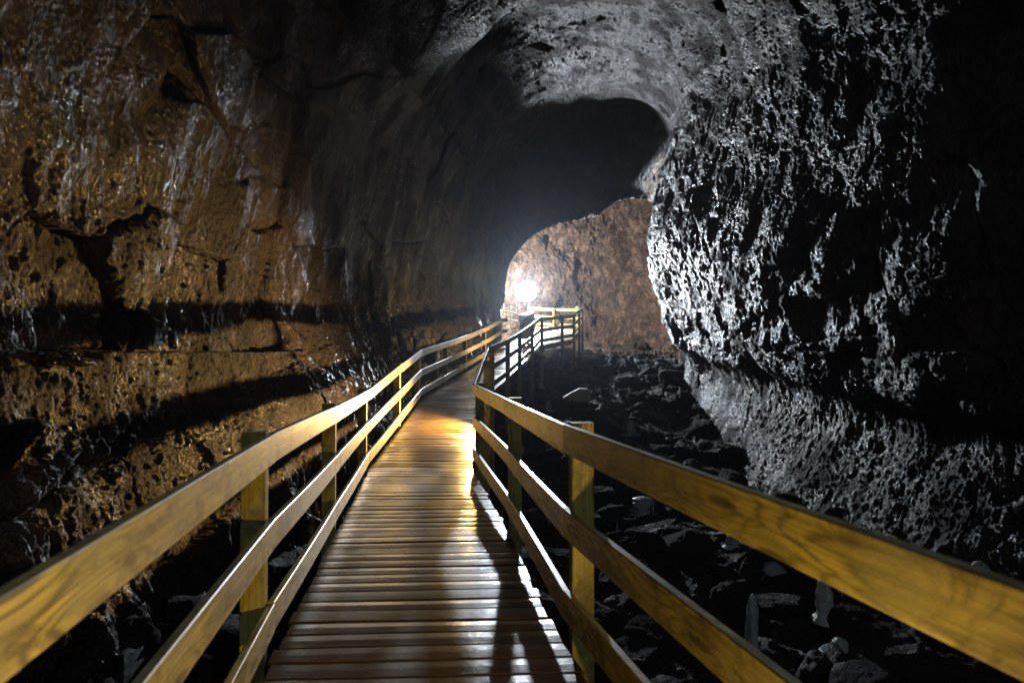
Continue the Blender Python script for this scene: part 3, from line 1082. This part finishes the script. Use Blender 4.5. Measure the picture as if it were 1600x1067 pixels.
def build_floodlight():
    root = empty('floodlight', KEY, 'blazing white round floodlight on a stand at the far end of the boardwalk', 'floodlight')
    aim = (Vector((0, 0, -.5)) - KEY).normalized()

    def lens(bm):
        q = aim.to_track_quat('Z', 'Y')
        bmesh.ops.create_uvsphere(bm, u_segments=24, v_segments=14, radius=.54)
        for v in bm.verts:
            v.co = q @ Vector((v.co.x, v.co.y, v.co.z * .45)) + aim * 0.04
    l_ = bm_obj('lens', lens, M['bulb_white'], root, True)

    def housing(bm):
        cyl(bm, aim * -.02, aim * -.26, .58, .28, 24)
        cyl(bm, aim * .03, aim * -.02, .60, .58, 24)
    bm_obj('housing', housing, M['housing'], root)

    def stand(bm):
        cyl(bm, (0, .1, -.2), (0, .14, -2.1), .035)
        for k in range(3):
            a = k * 2.09 + .5
            cyl(bm, (0, .12, -1.1), (math.cos(a) * .45, .12 + math.sin(a) * .45, -2.1), .022)
    bm_obj('stand', stand, M['housing'], root)
    lamp_light('floodlight_light', KEY + aim * .45, KEY_POWER, KEY_COL, .30, 172, KEY + aim * 10, .35, root)
    # its spill into the far room
    lamp_light('floodlight_spill', KEY - aim * .45 + Vector((0, 0, .1)), 9000, (1.0, .80, .64), .12, parent=root)
    # dark upright mass under the lamp, built from a rock mesh
    o = link('boulder', rock_mesh('boulder', 71, (.5, .4, 1.1), M['rubble']), None, Vector((.74, 32.6, 1.55)))
    tag(o, 'dark upright mass directly below the white floodlight', 'boulder')


def build_rear_fill():  # assumed lamp out of view, added as cool fill for the dark walls
    loc = Vector((3.0, -5.5, 4.6))
    root = empty('floodlight', loc, 'dim cool fill lamp added unseen behind the viewer', 'floodlight')
    aim = (Vector((.5, 9, 1.5)) - loc).normalized()

    def lens(bm):
        q = aim.to_track_quat('Z', 'Y')
        bmesh.ops.create_uvsphere(bm, u_segments=20, v_segments=12, radius=.10)
        for v in bm.verts:
            v.co = q @ Vector((v.co.x, v.co.y, v.co.z * .4)) + aim * .02
    bm_obj('lens', lens, M['bulb_white'], root, True)

    def housing(bm):
        cyl(bm, aim * .01, aim * -.16, .13, .07, 20)
    bm_obj('housing', housing, M['housing'], root)

    def arm(bm):
        cyl(bm, (0, 0, 0), (3.6, -1.2, 1.2), .03)
    bm_obj('stand', arm, M['housing'], root)
    lamp_light('floodlight_light', loc + aim * .2, 380, (.8, .9, 1.0), .08, 150, loc + aim * 9, .8, root)


def build_path_lamp(loc, face, label, power, visible_col, mat, name='path_lamp', light=True, radius=.03, spot=None):
    """small bulkhead lamp: a back plate on the post, a bulb in front, a cable conduit below"""
    root = empty(name, loc, label, 'lamp')
    aimv = Vector(face).normalized()
    f = Vector((face[0], face[1], 0)).normalized()
    side = Vector((-f.y, f.x, 0))

    def plate(bm):
        q = f.to_track_quat('Y', 'Z')
        box(bm, (0, 0, 0), (.11, .016, .12), .004)
        box(bm, (0, -.012, .04), (.045, .012, .42), .003)
        for v in bm.verts:
            v.co = q @ v.co - f * .028
    bm_obj('back_plate', plate, M['housing'], root)

    def bulb(bm):
        bmesh.ops.create_uvsphere(bm, u_segments=16, v_segments=10, radius=.042)
        for v in bm.verts:
            v.co = Vector((v.co.x, v.co.y, v.co.z * 1.25))
    b = bm_obj('bulb', bulb, mat, root, True)

    def hood(bm):
        cyl(bm, (0, 0, .036), (0, 0, .052), .045, .03, 16)
    bm_obj('hood', hood, M['housing'], root)

    def conduit(bm):
        cyl(bm, Vector((0, 0, -.05)) - f * .014, Vector((0, 0, -.36)) - f * .014, .009, .009, 10)
    bm_obj('conduit', conduit, M['steel'], root)
    if light:
        lamp_light(name + '_light', Vector(loc) + f * .05, power, visible_col, radius, spot, (Vector(loc) + aimv * 3) if spot else None, .6, parent=root)
    return root


def build_far_stairs():
    """thin-posted railing that climbs to the left behind the floodlight"""
    root = empty('stair_railing', (-.9, 33, 1.0), 'thin posted stair railing climbing left behind the floodlight', 'railing')
    pts = [Vector((px_x, y, z)) for px_x, y, z in ((-1.15, 33.4, 2.55), (-.92, 33.2, 2.62), (-.72, 33.0, 2.66), (-.45, 32.8, 2.60), (-.08, 32.4, 2.5), (.30, 32.0, 2.40))]
    made = []
    for i, p in enumerate(pts):
        def f(bm, p=p):
            cyl(bm, p, p - Vector((0, 0, 1.25)), .022, .022, 8)
        made.append(bm_obj('post', f, M['post_wood'], root))
    for dz in (0.0, .4, .8):
        def f(bm, dz=dz):
            for a, b in zip(pts, pts[1:]):
                cyl(bm, a - Vector((0, 0, dz)), b - Vector((0, 0, dz)), .03, .03, 8)
        made.append(bm_obj('rail', f, M['rail_wood'], root))
    for o in made:
        o.location = -Vector(root.location)


def build_halo_haze():  # added volume that imitates a glow round the floodlight
    bm = bmesh.new()
    box(bm, (0.5, 19, 4), (30, 66, 24))
    me = bpy.data.meshes.new('halo_haze')
    bm.to_mesh(me)
    bm.free()
    N = NT('halo_mist')
    v = N.n('ShaderNodeVolumePrincipled', ins={'Density': 0.0004, 'Color': (0.75, 0.85, 1.0), 'Anisotropy': 0.82})
    N.t.links.new(v.outputs[0], N.out.inputs['Volume'])
    me.materials.append(N.m)
    tag(link('halo_haze', me), 'thin mist added to spread a halo round the floodlight', None, None, 'stuff')


build_cave()
build_back_wall()
build_floor()
build_boardwalk()
build_railing(LN, -1, 'left wooden railing of three planks on posts beside the boardwalk')
build_railing([LN[-1], (-.17, 24.02, 1.33)], -1, 'short return of yellow lit rail at the far end of the left railing', skip_first=True, skip_last_post=True)
build_railing(RN, 1, 'right wooden railing of three planks on posts, kinking beside the warm lamp')
build_railing(PN, 1, 'dark railing round the outer side of the far platform', skip_first=True)
build_railing(FN, -1, 'pale lit railing along the back of the far platform', skip_first=True)
build_ice()
build_rocks()
build_floodlight()
build_halo_haze()
build_rear_fill()
build_far_stairs()
build_path_lamp((-.585, 10.75, -.86), (-.85, -.28, -.25), 'small warm bulb glowing on the right railing post at its kink', 1700, (1.0, .62, .20), M['bulb_warm'], spot=156)
build_path_lamp((.78, .62, -.98), (-1, .62, .46), 'small warm bulb on the nearest right railing post, outside the view', 160, (1.0, .63, .17), M['bulb_warm'], spot=146)
build_path_lamp((.50, 21.3, .28), (-1, .1, 0), 'small warm bulb low on a right railing post near the far end', 300, WARM, M['bulb_warm'], spot=150)
build_path_lamp((3.28, 31.0, 2.25), (-.2, -1, 0), 'small green light on the far platform railing', 4, (.05, 1, .25), M['bulb_green'], 'signal_lamp')
